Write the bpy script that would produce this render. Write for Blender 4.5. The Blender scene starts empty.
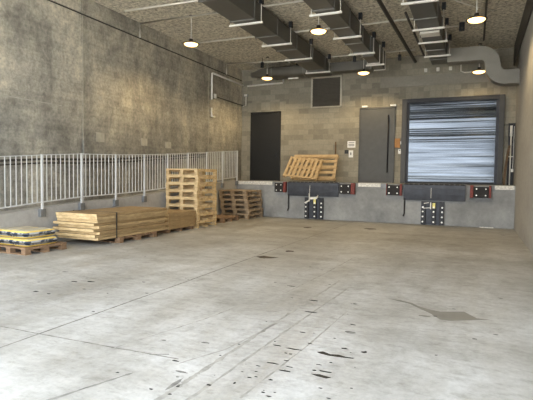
import bpy, bmesh, math, random
from mathutils import Vector, Matrix
random.seed(7)
sc = bpy.context.scene
COL = sc.collection
PI = math.pi

# ------------------------------------------------------------------ materials
def new_mat(name):
    m = bpy.data.materials.new(name); m.use_nodes = True
    nt = m.node_tree
    return m, nt, nt.nodes['Principled BSDF']

def nd(nt, typ, **kw):
    n = nt.nodes.new(typ)
    for k, v in kw.items():
        if k.startswith('i_'): n.inputs[k[2:].replace('_', ' ')].default_value = v
        else: setattr(n, k, v)
    return n

def coords(nt, scale=(1, 1, 1), kind='Object'):
    tc = nd(nt, 'ShaderNodeTexCoord'); mp = nd(nt, 'ShaderNodeMapping')
    mp.inputs['Scale'].default_value = scale
    nt.links.new(tc.outputs[kind], mp.inputs['Vector'])
    return mp.outputs['Vector']

def noise(nt, vec, scale, detail=4, rough=.55):
    n = nd(nt, 'ShaderNodeTexNoise', i_Scale=scale, i_Detail=detail, i_Roughness=rough)
    nt.links.new(vec, n.inputs['Vector']); return n.outputs['Fac']

def ramp(nt, fac, stops):
    r = nd(nt, 'ShaderNodeValToRGB')
    e = r.color_ramp.elements
    while len(e) < len(stops): e.new(.5)
    for q, (p, c) in zip(e, stops):
        q.position = p; q.color = c if len(c) == 4 else (*c, 1)
    nt.links.new(fac, r.inputs['Fac']); return r.outputs['Color']

def mix(nt, a, b, fac, mode='MIX'):
    m = nd(nt, 'ShaderNodeMix', data_type='RGBA', blend_type=mode)
    def put(s, v):
        if hasattr(v, 'links'): nt.links.new(v, s)
        elif isinstance(v, (int, float)): s.default_value = v
        else: s.default_value = (*v, 1) if len(v) == 3 else v
    put(m.inputs[0], fac); put(m.inputs[6], a); put(m.inputs[7], b)
    return m.outputs[2]

def bump(nt, bsdf, h, strength=.3, dist=.01):
    b = nd(nt, 'ShaderNodeBump', i_Strength=strength, i_Distance=dist)
    nt.links.new(h, b.inputs['Height']); nt.links.new(b.outputs['Normal'], bsdf.inputs['Normal'])

def simple(name, c, rough=.6, metal=0, var=.15, scale=6, emis=None, stretch=(1, 1, 1), bmp=0):
    m, nt, b = new_mat(name)
    v = coords(nt, stretch); f = noise(nt, v, scale)
    lo = tuple(x * (1 - var) for x in c); hi = tuple(min(1, x * (1 + var)) for x in c)
    nt.links.new(ramp(nt, f, [(.3, lo), (.7, hi)]), b.inputs['Base Color'])
    b.inputs['Roughness'].default_value = rough; b.inputs['Metallic'].default_value = metal
    if bmp: bump(nt, b, f, bmp)
    if emis:
        b.inputs['Emission Color'].default_value = (*emis[0], 1); b.inputs['Emission Strength'].default_value = emis[1]
    return m

def warp(nt, scale, amt=.5):
    v = coords(nt); n = nd(nt, 'ShaderNodeTexNoise', i_Scale=.6, i_Detail=3)
    nt.links.new(v, n.inputs['Vector'])
    ma = nd(nt, 'ShaderNodeVectorMath', operation='MULTIPLY_ADD'); nt.links.new(n.outputs['Color'], ma.inputs[0]); ma.inputs[1].default_value = (amt,) * 3
    nt.links.new(v, ma.inputs[2]); mp = nd(nt, 'ShaderNodeMapping'); mp.inputs['Scale'].default_value = scale
    nt.links.new(ma.outputs[0], mp.inputs['Vector']); return mp.outputs['Vector']

def floor_mat():
    m, nt, b = new_mat('worn_concrete_floor')
    big = noise(nt, coords(nt, (1, .5, 1)), .55, 6, .6)
    strk = noise(nt, warp(nt, (2.2, .3, 1)), 1.0, 7, .6)
    cross = noise(nt, warp(nt, (.45, 1.6, 1)), 1.0, 7, .6)
    fine = noise(nt, coords(nt), 22, 5, .7)
    c = ramp(nt, big, [(.25, (.33, .325, .312)), (.5, (.45, .45, .443)), (.78, (.55, .555, .556))])
    c = mix(nt, c, ramp(nt, strk, [(.3, (.74, .72, .68)), (.62, (1.07, 1.07, 1.07))]), .8, 'MULTIPLY')
    c = mix(nt, c, ramp(nt, cross, [(.3, (.76, .74, .7)), (.6, (1.07, 1.07, 1.07))]), .75, 'MULTIPLY')
    c = mix(nt, c, ramp(nt, fine, [(.35, (.86, .86, .86)), (.6, (1.04, 1.04, 1.04))]), .7, 'MULTIPLY')
    mid = noise(nt, warp(nt, (1, .8, 1), .5), 3.2, 8, .75)
    c = mix(nt, c, ramp(nt, mid, [(.36, (.84, .83, .81)), (.5, (1, 1, 1)), (.66, (1.08, 1.08, 1.08))]), 1.0, 'MULTIPLY')
    grain = noise(nt, warp(nt, (.7, 1.6, 1), .3), 7, 9, .8)
    c = mix(nt, c, ramp(nt, grain, [(.36, (.78, .77, .75)), (.48, (1, 1, 1)), (.64, (1.09, 1.09, 1.09))]), 1.0, 'MULTIPLY')
    # ground-in brown dirt where vans turn in front of the dock
    sep = nd(nt, 'ShaderNodeSeparateXYZ'); nt.links.new(coords(nt), sep.inputs[0])
    mr = nd(nt, 'ShaderNodeMapRange'); mr.inputs[1].default_value = 5.5; mr.inputs[2].default_value = 11.5
    nt.links.new(sep.outputs['Y'], mr.inputs[0])
    dn = noise(nt, coords(nt, (.6, 1.1, 1)), .8, 5, .6)
    mu = nd(nt, 'ShaderNodeMath', operation='MULTIPLY'); nt.links.new(mr.outputs[0], mu.inputs[0])
    rr = ramp(nt, dn, [(.3, (.25, .25, .25)), (.7, (1, 1, 1))]); nt.links.new(rr, mu.inputs[1])
    c = mix(nt, c, mix(nt, c, (.68, .66, .615), 1.0, 'MULTIPLY'), mu.outputs[0])
    nt.links.new(c, b.inputs['Base Color'])
    nt.links.new(ramp(nt, strk, [(.3, (.42,) * 3), (.7, (.62,) * 3)]), b.inputs['Roughness'])
    bump(nt, b, fine, .15, .004)
    return m

def formed_concrete():
    m, nt, b = new_mat('board_formed_concrete')
    big = noise(nt, warp(nt, (1, .8, .5), .6), .9, 8, .66)
    vert = noise(nt, warp(nt, (1, 2.2, .2), .3), 1.3, 6, .62)
    hori = noise(nt, warp(nt, (1, .16, 4.5), .18), 2.2, 7, .68)
    fine = noise(nt, coords(nt), 14, 6, .7)
    c = ramp(nt, big, [(.32, (.21, .20, .175)), (.48, (.37, .35, .295)), (.66, (.60, .555, .44))])
    c = mix(nt, c, ramp(nt, vert, [(.3, (.66, .65, .63)), (.62, (1.12, 1.1, 1.08))]), .55, 'MULTIPLY')
    c = mix(nt, c, ramp(nt, hori, [(.36, (.66, .66, .66)), (.5, (1, 1, 1)), (.64, (1.2, 1.19, 1.17))]), .4, 'MULTIPLY')
    mid = noise(nt, warp(nt, (1, 1.0, .8), .5), 3.5, 9, .72)
    c = mix(nt, c, ramp(nt, mid, [(.36, (.76, .75, .74)), (.5, (1.03, 1.03, 1.03)), (.68, (1.2, 1.18, 1.14))]), 1.0, 'MULTIPLY')
    c = mix(nt, c, ramp(nt, fine, [(.32, (.72, .72, .72)), (.62, (1.15, 1.15, 1.15))]), 1.0, 'MULTIPLY')
    sp = nd(nt, 'ShaderNodeSeparateXYZ'); nt.links.new(coords(nt, (1, 1 / 18, 1)), sp.inputs[0])
    pr = nd(nt, 'ShaderNodeValToRGB'); pr.color_ramp.interpolation = 'CONSTANT'; els = pr.color_ramp.elements
    for k, (p, v) in enumerate([(0, 1.1), (3.02, 1.2), (5.99, 1.28), (8.96, .98), (11.94, 1.08), (14.92, 1.12)]):
        e_ = els[k] if k < 2 else els.new(p / 18)
        e_.position = p / 18; e_.color = (v, v, v, 1)
    nt.links.new(sp.outputs['Y'], pr.inputs['Fac']); c = mix(nt, c, pr.outputs['Color'], 1.0, 'MULTIPLY')
    # darker, slightly bluer tone on the lower wall
    sep = nd(nt, 'ShaderNodeSeparateXYZ'); nt.links.new(coords(nt), sep.inputs[0])
    n2 = noise(nt, coords(nt, (1, 1, .7)), .9, 5, .6)
    ad = nd(nt, 'ShaderNodeMath', operation='MULTIPLY_ADD'); nt.links.new(n2, ad.inputs[0]); ad.inputs[1].default_value = 1.6
    nt.links.new(sep.outputs['Z'], ad.inputs[2])
    mr = nd(nt, 'ShaderNodeMapRange'); mr.inputs[1].default_value = 3.1; mr.inputs[2].default_value = 4.1
    mr.inputs[3].default_value = 1; mr.inputs[4].default_value = 0
    nt.links.new(ad.outputs[0], mr.inputs[0])
    c = mix(nt, c, mix(nt, c, (.66, .68, .72), 1.0, 'MULTIPLY'), mr.outputs[0])
    nt.links.new(c, b.inputs['Base Color']); b.inputs['Roughness'].default_value = .75
    bump(nt, b, fine, .25, .006)
    return m

def plain_concrete(name, lo, hi, stretch=(1, 1, 1), rough=.8):
    m, nt, b = new_mat(name)
    big = noise(nt, coords(nt, stretch), .9, 6, .62); fine = noise(nt, coords(nt), 12, 6, .7)
    c = ramp(nt, big, [(.3, lo), (.7, hi)])
    c = mix(nt, c, ramp(nt, fine, [(.3, (.82,) * 3), (.65, (1.08,) * 3)]), .7, 'MULTIPLY')
    nt.links.new(c, b.inputs['Base Color']); b.inputs['Roughness'].default_value = rough
    bump(nt, b, fine, .2, .005)
    return m

def block_mat(name, bw, rh, offset):
    m, nt, b = new_mat(name)
    sep = nd(nt, 'ShaderNodeSeparateXYZ'); nt.links.new(coords(nt), sep.inputs[0])
    cmb = nd(nt, 'ShaderNodeCombineXYZ')
    nt.links.new(sep.outputs['X'], cmb.inputs['X']); nt.links.new(sep.outputs['Z'], cmb.inputs['Y'])
    br = nd(nt, 'ShaderNodeTexBrick', offset=offset)
    br.inputs['Color1'].default_value = (.15, .139, .115, 1); br.inputs['Color2'].default_value = (.32, .298, .242, 1)
    br.inputs['Mortar'].default_value = (.26, .246, .205, 1)
    br.inputs['Scale'].default_value = 1; br.inputs['Mortar Size'].default_value = .008
    br.inputs['Brick Width'].default_value = bw; br.inputs['Row Height'].default_value = rh
    br.inputs['Bias'].default_value = .38
    nt.links.new(cmb.outputs[0], br.inputs['Vector'])
    fine = noise(nt, coords(nt), 16, 5, .7); big = noise(nt, coords(nt), .7, 4, .6)
    c = mix(nt, br.outputs['Color'], ramp(nt, fine, [(.3, (.84,) * 3), (.65, (1.08,) * 3)]), .8, 'MULTIPLY')
    c = mix(nt, c, ramp(nt, big, [(.3, (.85, .83, .8)), (.65, (1.06, 1.05, 1.02))]), .8, 'MULTIPLY')
    nt.links.new(c, b.inputs['Base Color']); b.inputs['Roughness'].default_value = .85
    inv = nd(nt, 'ShaderNodeMath', operation='SUBTRACT'); inv.inputs[0].default_value = 1
    nt.links.new(br.outputs['Fac'], inv.inputs[1]); bump(nt, b, inv.outputs[0], .3, .006)
    return m

def ceiling_mat():
    m, nt, b = new_mat('sprayed_fibre_ceiling')
    f = noise(nt, coords(nt), 11, 3, .8); g = noise(nt, coords(nt), 1.0, 4)
    c = ramp(nt, f, [(.35, (.30, .275, .215)), (.46, (.56, .515, .415)), (.64, (.86, .80, .66))])
    c = mix(nt, c, ramp(nt, g, [(.3, (.88,) * 3), (.7, (1.06,) * 3)]), .7, 'MULTIPLY')
    nt.links.new(c, b.inputs['Base Color']); b.inputs['Roughness'].default_value = .95
    bump(nt, b, f, .9, .06)
    return m

def wood(name, lo, hi, rough=.7):
    m, nt, b = new_mat(name)
    oi = nd(nt, 'ShaderNodeObjectInfo')
    v = coords(nt, (2.2, 2.2, 9))
    ad = nd(nt, 'ShaderNodeVectorMath', operation='ADD'); nt.links.new(v, ad.inputs[0])
    cb = nd(nt, 'ShaderNodeCombineXYZ'); ml = nd(nt, 'ShaderNodeMath', operation='MULTIPLY'); ml.inputs[1].default_value = 50
    nt.links.new(oi.outputs['Random'], ml.inputs[0]); nt.links.new(ml.outputs[0], cb.inputs[0]); nt.links.new(cb.outputs[0], ad.inputs[1])
    f = noise(nt, ad.outputs[0], 2.5, 6, .65); g = noise(nt, ad.outputs[0], 18, 4, .6)
    c = ramp(nt, f, [(.28, lo), (.72, hi)])
    c = mix(nt, c, ramp(nt, g, [(.3, (.82, .8, .76)), (.65, (1.06,) * 3)]), .7, 'MULTIPLY')
    nt.links.new(c, b.inputs['Base Color']); b.inputs['Roughness'].default_value = rough
    bump(nt, b, g, .15, .003)
    return m

def bag_mat():
    m, nt, b = new_mat('printed_cement_bag_paper')
    tc = nd(nt, 'ShaderNodeTexCoord'); sep = nd(nt, 'ShaderNodeSeparateXYZ'); nt.links.new(tc.outputs['Generated'], sep.inputs[0])
    f = noise(nt, coords(nt, (1, 1, 2.0)), 9, 3, .6)
    def band(sock, a, bb):
        r = ramp(nt, sock, [(a - .03, (0, 0, 0)), (a + .03, (1, 1, 1)), (bb - .03, (1, 1, 1)), (bb + .03, (0, 0, 0))]); return r
    zb = band(sep.outputs['Z'], .2, .72)
    xb = band(sep.outputs['X'], .06, .94); yb = band(sep.outputs['Y'], .05, .95)
    ink = ramp(nt, f, [(.47, (.055, .075, .12)), (.53, (.50, .52, .54))])
    side = mix(nt, (.82, .60, .13), ink, zb)
    topc = ramp(nt, noise(nt, coords(nt), 6, 4), [(.35, (.40, .37, .30)), (.65, (.60, .55, .43))])
    tmask = ramp(nt, sep.outputs['Z'], [(.80, (0, 0, 0)), (.9, (1, 1, 1))])
    inner = mix(nt, (.78, .62, .22), topc, mix(nt, xb, yb, 1.0, 'MULTIPLY'))
    c = mix(nt, side, inner, tmask)
    nt.links.new(c, b.inputs['Base Color']); b.inputs['Roughness'].default_value = .55
    bump(nt, b, f, .3, .006)
    return m

M = {}
M['floor'] = floor_mat(); M['formed'] = formed_concrete()
M['right'] = plain_concrete('smooth_concrete_wall', (.28, .27, .25), (.38, .37, .345), (1, .35, 1))
M['dock'] = plain_concrete('grey_dock_concrete', (.16, .166, .168), (.37, .378, .378))
M['kerb'] = plain_concrete('pale_kerb_concrete', (.36, .35, .33), (.50, .49, .47))
M['block'] = block_mat('concrete_block_wall', .4, .2, .5)
M['soldier'] = block_mat('soldier_course_blocks', .2, .4, 0)
M['bond'] = plain_concrete('cast_bond_beam', (.24, .225, .19), (.34, .32, .27), (.4, 1, 1))
M['ceiling'] = ceiling_mat()
M['ground'] = plain_concrete('outside_paving', (.45, .44, .42), (.60, .59, .57))
M['stain'] = simple('rubber_scuff', (.022, .021, .02), .55, var=.4)
M['rust'] = simple('rusty_stain', (.05, .03, .02), .6, var=.4)
M['wet'] = simple('dried_spill', (.21, .20, .178), .5, var=.12, scale=5)
M['joint'] = simple('floor_joint', (.24, .23, .21), .8, var=.4, scale=12)
M['track'] = simple('tyre_track', (.33, .32, .295), .6, var=.25, scale=9)
M['scuff'] = simple('dark_scrape', (.22, .215, .20), .6, var=.4, scale=14)
M['palepatch'] = simple('pale_floor_patch', (.51, .51, .50), .6, var=.08, scale=6)
M['groove'] = simple('dark_reveal', (.05, .046, .04), .9)
M['grout'] = simple('pale_grout_patch', (.42, .40, .34), .85, var=.15)
M['galv'] = simple('galvanised_duct', (.125, .12, .105), .5, .35, var=.12, scale=1.5)
M['galvpale'] = simple('pale_galvanised_duct', (.26, .245, .21), .5, .3, var=.12, scale=1.5)
M['galvdark'] = simple('duct_flange_steel', (.20, .195, .18), .45, .5)
M['strut'] = simple('white_steel_channel', (.74, .72, .66), .5, .1, var=.08)
M['conduit'] = simple('pale_conduit', (.72, .69, .62), .5, .1, var=.1)
M['whitepipe'] = simple('white_pipe', (.85, .84, .80), .4, var=.04)
M['railwhite'] = simple('galvanised_white_rail', (.60, .61, .61), .5, .1, var=.06)
M['bracket'] = simple('zinc_grey_bracket', (.22, .23, .24), .55, .4)
M['darkpipe'] = simple('dark_steel_pipe', (.07, .064, .055), .55, .3)
M['blacksteel'] = simple('black_steel', (.022, .023, .027), .5, .3, var=.3)
M['navysteel'] = simple('dark_blue_grey_plate', (.042, .046, .057), .5, .35, var=.35, scale=5)
M['rubber'] = simple('black_rubber', (.018, .017, .017), .75, var=.3)
M['red'] = simple('worn_red_paint', (.16, .024, .016), .6, var=.5, scale=16)
M['whitebolt'] = simple('bright_bolt_head', (.85, .84, .8), .4, .2)
M['yellow'] = simple('yellow_label', (.75, .68, .22), .6, var=.3, scale=30)
M['edge'] = simple('worn_white_edge_paint', (.66, .65, .61), .6, var=.3, scale=20)
M['door_dark'] = simple('near_black_door_paint', (.006, .006, .0055), .5, var=.12)
M['door_grey'] = simple('grey_door_paint', (.068, .068, .064), .5, var=.1)
M['frame_grey'] = simple('grey_frame_paint', (.045, .044, .042), .5, var=.1)
M['curtain'] = simple('shiny_galvanised_slats', (.070, .079, .091), .15, 1, var=.55, scale=1.6, stretch=(.22, 1, 7))  # streaky base colour stands in for dark reflections of things outside
M['louvre'] = simple('grey_brown_louvre', (.105, .093, .075), .6, var=.1)
M['lightframe'] = simple('pale_louvre_frame', (.5, .47, .39), .6, var=.1)
M['paper'] = simple('white_sign_face', (.85, .85, .84), .5, var=.03)
M['ink'] = simple('sign_ink', (.12, .12, .15), .6)
M['orange'] = simple('orange_brown_box', (.42, .20, .06), .6, var=.2)
M['lens'] = simple('glowing_lamp_lens', (1, .9, .7), .4, emis=((1, .60, .20), 2.4))
M['shade'] = simple('dark_lamp_shade', (.06, .055, .05), .4, .5)
M['pine'] = wood('pale_pine', (.46, .31, .14), (.82, .63, .36))
M['pinewarm'] = wood('golden_pine', (.40, .275, .14), (.62, .46, .265))
M['brown'] = wood('weathered_brown_wood', (.17, .12, .07), (.52, .40, .27))
M['brownlight'] = wood('brown_pallet_wood', (.17, .10, .055), (.36, .235, .14))
M['ply'] = wood('plywood_face', (.37, .26, .13), (.56, .415, .225))
M['plyhoney'] = wood('honey_plywood', (.27, .18, .085), (.42, .295, .15))
M['bag'] = bag_mat()
M['strap'] = simple('dark_steel_strap', (.07, .06, .05), .5, .4)
M['bark'] = simple('dark_brown_wood', (.12, .075, .04), .7, var=.3, scale=10)

# ------------------------------------------------------------------ mesh helper
class MB:
    def __init__(s): s.v = []; s.f = []; s.mi = []; s.m = 0
    def add(s, vs, fs):
        o = len(s.v); s.v += [tuple(v) for v in vs]
        for f in fs: s.f.append(tuple(i + o for i in f)); s.mi.append(s.m)
        return s
    def box(s, x0, x1, y0, y1, z0, z1):
        vs = [(x, y, z) for z in (z0, z1) for y in (y0, y1) for x in (x0, x1)]
        return s.add(vs, [(0, 2, 3, 1), (4, 5, 7, 6), (0, 1, 5, 4), (2, 6, 7, 3), (0, 4, 6, 2), (1, 3, 7, 5)])
    def obox(s, c, d, rot=(0, 0, 0)):
        from mathutils import Euler
        R = Euler(rot).to_matrix(); c = Vector(c); h = [x / 2 for x in d]
        vs = [c + R @ Vector((x * h[0], y * h[1], z * h[2])) for z in (-1, 1) for y in (-1, 1) for x in (-1, 1)]
        return s.add(vs, [(0, 2, 3, 1), (4, 5, 7, 6), (0, 1, 5, 4), (2, 6, 7, 3), (0, 4, 6, 2), (1, 3, 7, 5)])
    def tube(s, pts, r, n=10, rx=None):
        pts = [Vector(p) for p in pts]; rings = []; o = len(s.v)
        for i, p in enumerate(pts):
            a = pts[max(0, i - 1)]; b = pts[min(len(pts) - 1, i + 1)]
            t = (b - a).normalized()
            up = Vector((0, 0, 1)) if abs(t.z) < .9 else Vector((1, 0, 0))
            u = t.cross(up).normalized(); w = u.cross(t)
            rr = r[i] if isinstance(r, (list, tuple)) else r
            rings.append([p + u * (rr * math.cos(2 * PI * k / n)) + w * (rr * math.sin(2 * PI * k / n)) for k in range(n)])
        vs = [q for R in rings for q in R]; fs = []
        for i in range(len(pts) - 1):
            for k in range(n):
                fs.append((i * n + k, i * n + (k + 1) % n, (i + 1) * n + (k + 1) % n, (i + 1) * n + k))
        fs.append(tuple(range(n))[::-1]); fs.append(tuple((len(pts) - 1) * n + k for k in range(n)))
        return s.add(vs, fs)
    def bar(s, p0, p1, w, h):
        """rectangular bar from p0 to p1; w across, h along the world vertical-ish axis"""
        p0 = Vector(p0); p1 = Vector(p1); t = (p1 - p0).normalized()
        up = Vector((0, 0, 1)) if abs(t.z) < .95 else Vector((0, 1, 0))
        u = t.cross(up).normalized(); v = u.cross(t)
        vs = [p + u * (a * w / 2) + v * (b * h / 2) for p in (p0, p1) for b in (-1, 1) for a in (-1, 1)]
        return s.add(vs, [(0, 2, 3, 1), (4, 5, 7, 6), (0, 1, 5, 4), (2, 6, 7, 3), (0, 4, 6, 2), (1, 3, 7, 5)])
    def sweep(s, rings, caps=True):
        n = len(rings[0]); vs = [q for R in rings for q in R]; fs = []
        for i in range(len(rings) - 1):
            for k in range(n):
                fs.append((i * n + k, i * n + (k + 1) % n, (i + 1) * n + (k + 1) % n, (i + 1) * n + k))
        if caps: fs.append(tuple(range(n))[::-1]); fs.append(tuple((len(rings) - 1) * n + k for k in range(n)))
        return s.add(vs, fs)
    def lathe(s, prof, c=(0, 0, 0), n=24):
        rings = [[(c[0] + r * math.cos(2 * PI * k / n), c[1] + r * math.sin(2 * PI * k / n), c[2] + z) for k in range(n)] for r, z in prof]
        return s.sweep(rings)
    def poly(s, pts):
        return s.add(pts, [tuple(range(len(pts)))])
    def build(s, name, mats, parent=None, bevel=0, smooth=False, subsurf=0, loc=None):
        me = bpy.data.meshes.new(name); me.from_pydata(s.v, [], s.f)
        mats = mats if isinstance(mats, (list, tuple)) else [mats]
        for m in mats: me.materials.append(m)
        for p, i in zip(me.polygons, s.mi): p.material_index = i
        bm = bmesh.new(); bm.from_mesh(me); bmesh.ops.recalc_face_normals(bm, faces=bm.faces); bm.to_mesh(me); bm.free()
        if smooth:
            for p in me.polygons: p.use_smooth = True
        o = bpy.data.objects.new(name, me); COL.objects.link(o)
        if parent is not None: o.parent = parent
        if loc: o.location = loc
        if bevel:
            b = o.modifiers.new('bevel', 'BEVEL'); b.width = bevel; b.segments = 2; b.limit_method = 'ANGLE'
        if subsurf:
            q = o.modifiers.new('subsurf', 'SUBSURF'); q.levels = subsurf; q.render_levels = subsurf
        return o

def B(x0, x1, y0, y1, z0, z1): return MB().box(x0, x1, y0, y1, z0, z1)
def tag(o, label, cat, group=None, kind=None):
    o['label'] = label; o['category'] = cat
    if group: o['group'] = group
    if kind: o['kind'] = kind
    return o
def thing(name, label, cat, loc=(0, 0, 0), rot=(0, 0, 0), group=None, kind=None):
    o = bpy.data.objects.new(name, None); COL.objects.link(o); o.empty_display_size = .1
    o.location = loc; o.rotation_euler = rot
    return tag(o, label, cat, group, kind)
def dup(root, loc, rot, label, group=None):
    r = root.copy(); COL.objects.link(r); r.location = loc; r.rotation_euler = rot; r['label'] = label
    if group: r['group'] = group
    for ch in list(root.children):
        c = ch.copy(); COL.objects.link(c); c.parent = r
        for g in list(ch.children):
            d = g.copy(); COL.objects.link(d); d.parent = c
    return r
ORD = ['first', 'second', 'third', 'fourth', 'fifth', 'sixth', 'seventh', 'eighth', 'ninth']

# ------------------------------------------------------------------ dimensions (metres; camera stands at x=0, y=0)
D1, D2 = 14.96, 17.6          # dock face, block wall
XL, XR = -8.85, .975
ZC, ZD = 5.65, 1.2
Y0 = OPEN_Y = -0.3
KX = -7.69                    # face of the ramp kerb

# ------------------------------------------------------------------ setting
fl = MB()
fl.box(-12, 4.5, Y0, D1 + .02, -.3, 0)
def flat(pts, z): fl.poly([(x, y, z) for x, y in pts])
def blob(cx, cy, rx, ry, z, rot=0, n=12, jit=.25, seed=0):
    R = random.Random(seed + int(cx * 997) + int(cy * 313)); c, s = math.cos(rot), math.sin(rot); P = []
    for k in range(n):
        a = 2 * PI * k / n; q = 1 + R.uniform(-jit, jit)
        x, y = rx * q * math.cos(a), ry * q * math.sin(a); P.append((cx + c * x - s * y, cy + s * x + c * y))
    flat(P, z)
def ribbon(pts, w, z, jit=0.0, n=1):
    R = random.Random(int(pts[0][0] * 100) + 5); L = []; Rr = []; P = []
    for a, b in zip(pts, pts[1:]):
        for k in range(n): P.append((a[0] + (b[0] - a[0]) * k / n, a[1] + (b[1] - a[1]) * k / n))
    P.append(pts[-1])
    for i, p in enumerate(P):
        a = P[max(0, i - 1)]; b = P[min(len(P) - 1, i + 1)]; dx, dy = b[0] - a[0], b[1] - a[1]; l = math.hypot(dx, dy)
        nx, ny = -dy / l, dx / l; ww = w * (1 + R.uniform(-jit, jit)) / 2; o = R.uniform(-jit, jit) * w * .3
        L.append((p[0] + nx * (ww + o), p[1] + ny * (ww + o))); Rr.append((p[0] - nx * (ww - o), p[1] - ny * (ww - o)))
    for i in range(len(P) - 1): flat([L[i], L[i + 1], Rr[i + 1], Rr[i]], z)
fl.m = 1   # sawn joints
ribbon([(-3.37, Y0), (-3.40, 5), (-3.45, 8), (-3.49, D1)], .02, .0008, .3, 12)
ribbon([(-12, 2.9), (-3.4, 2.93), (-2.6, 2.95), (-2.0, 2.97)], .014, .0008, .4, 14)
ribbon([(-12, 9.2), (-3.45, 9.25)], .012, .0008, .4, 20)
fl.m = 2   # tyre tracks
ribbon([(-1.76, 1.5), (-1.74, 2.44), (-1.73, 2.84), (-1.69, 4.21), (-1.63, 6.2)], .035, .0009, .55, 22)
ribbon([(-1.62, 1.6), (-1.57, 2.58), (-1.5, 4.31), (-1.42, 5.9)], .022, .0009, .55, 22)
ribbon([(-1.95, 2.9), (-1.78, 3.3), (-1.66, 4.2)], .012, .0009, .6, 14)
ribbon([(-1.30, 2.6), (-1.22, 3.7), (-1.18, 4.8)], .012, .0009, .8, 18)
ribbon([(-2.6, 2.9), (-2.35, 3.9), (-2.2, 4.9)], .012, .0009, .8, 18)
ribbon([(-2.05, 5.0), (-1.95, 6.5), (-1.9, 8.0)], .016, .0009, .8, 18)
fl.m = 4   # dark scrapes
ribbon([(-2.36, 2.0), (-2.24, 2.35), (-2.14, 2.62)], .02, .001, .5, 7)
ribbon([(-2.25, 2.95), (-2.12, 3.02)], .012, .001, .6, 4)
for c in [(-2.0, 3.36, .035, .022), (-1.78, 2.6, .02, .09), (-1.85, 2.78, .05, .015), (-0.98, 4.15, .05, .03), (-2.34, 3.26, .02, .012), (-5.24, 4.97, .05, .03)]:
    blob(c[0], c[1], c[2], c[3], .001)
fl.m = 5   # black rubber marks
flat([(-1.11, 3.56), (-1.07, 3.595), (-1.0, 3.56), (-.94, 3.58), (-.88, 3.56), (-.81, 3.565), (-.82, 3.545), (-.91, 3.53), (-1.01, 3.525), (-1.08, 3.54)], .001)
flat([(-1.02, 3.14), (-.96, 3.16), (-.87, 3.14), (-.9, 3.11), (-.97, 3.12)], .001)
flat([(-.99, 3.23), (-.89, 3.23), (-.9, 3.21), (-.97, 3.21)], .001)
for cx, cy, rx, ry in [(-.77, 3.72, .028, .03), (-.93, 3.73, .03, .018), (-1.3, 3.54, .07, .012), (-1.2, 3.11, .05, .012), (-1.44, 3.56, .035, .012),
        (-1.2, 3.19, .035, .008), (-1.26, 3.29, .02, .01), (-.95, 3.4, .015, .012), (-1.37, 3.96, .03, .014), (-1.02, 4.38, .035, .016),
        (-1.02, 3.32, .022, .008), (-1.02, 3.21, .02, .012), (-.89, 2.95, .014, .008), (-1.34, 3.2, .05, .01), (-1.23, 2.93, .02, .012),
        (-1.22, 3.72, .02, .01), (-1.28, 3.43, .014, .01), (-1.57, 2.68, .016, .014), (-1.43, 2.78, .012, .014), (-1.41, 3.11, .02, .008),
        (-1.15, 2.7, .022, .01), (-1.38, 2.9, .016, .01), (-4.65, 4.57, .05, .03), (-4.47, 4.66, .06, .03), (-4.65, 3.98, .04, .02),
        (-4.43, 3.97, .035, .016), (-4.25, 4.32, .03, .012), (-1.87, 2.47, .014, .012), (-2.24, 2.58, .012, .01), (-1.74, 2.58, .012, .016),
        (-1.72, 2.46, .014, .01), (-2.0, 2.93, .035, .014), (-1.5, 4.6, .06, .02), (-1.62, 5.05, .05, .02), (-2.1, 5.6, .06, .02), (.02, 4.45, .022, .015), (-.25, 3.9, .014, .01), (.62, 13.2, .06, .05)]:
    blob(cx, cy, rx * .95, ry * .9, .001, n=9, jit=.35)
R = random.Random(3)
for i in range(24):
    cx = R.gauss(-1.3, .28); cy = R.gauss(3.3, .55); q = R.uniform(.003, .009); blob(cx, cy, q * 1.6, q, .001, n=7, jit=.4, seed=i)
for i in range(26):
    cx = R.uniform(-5.2, 0.4); cy = R.uniform(3.2, 9); q = R.uniform(.006, .014); blob(cx, cy, q * 1.8, q, .001, n=7, jit=.4, seed=i)
fl.m = 6
flat([(-3.42, 7.40), (-3.34, 7.55), (-3.2, 7.50), (-3.03, 7.49), (-3.12, 7.36), (-3.29, 7.30)], .001)
blob(-3.13, 8.24, .09, .09, .001); blob(-4.2, 12.4, .1, .16, .001, seed=4); blob(-2.6, 12.9, .16, .14, .001, seed=9)
fl.m = 7
flat([(-.91, 5.53), (-.75, 5.51), (-.61, 5.44), (-.54, 5.34), (-.43, 5.26), (-.31, 5.22), (-.08, 5.33), (.04, 5.13), (.16, 5.14), (-.03, 5.02), (-.19, 4.92), (-.29, 4.92), (-.4, 5.11), (-.53, 5.26), (-.63, 5.39), (-.77, 5.46)], .0008)
blob(-.44, 4.98, .06, .03, .0008)
tag(fl.build('floor', [M['floor'], M['joint'], M['track'], M['track'], M['scuff'], M['stain'], M['rust'], M['wet']]),
    'worn grey concrete floor with joints, tyre tracks and black scuffs', 'floor', kind='structure')
g = B(-60, 60, -80, Y0, -.3, -.01)
tag(g.build('ground', M['ground']), 'pale paved yard outside the open front of the bay', 'ground', kind='structure')

tag(B(XL - .4, XR + .6, Y0, D2 + .4, ZC, ZC + .3).build('ceiling', M['ceiling']), 'rough sprayed buff ceiling of the loading bay', 'ceiling', kind='structure')

tag(B(XL - .4, XR + .5, Y0 - .3, Y0, 5.2, ZC + .3).build('added_header', M['right']), 'unseen concrete header added over the open front to darken the shutter reflection', 'wall', kind='structure')  # unseen header, added to cut the sky reflection high on the shutter
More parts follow.
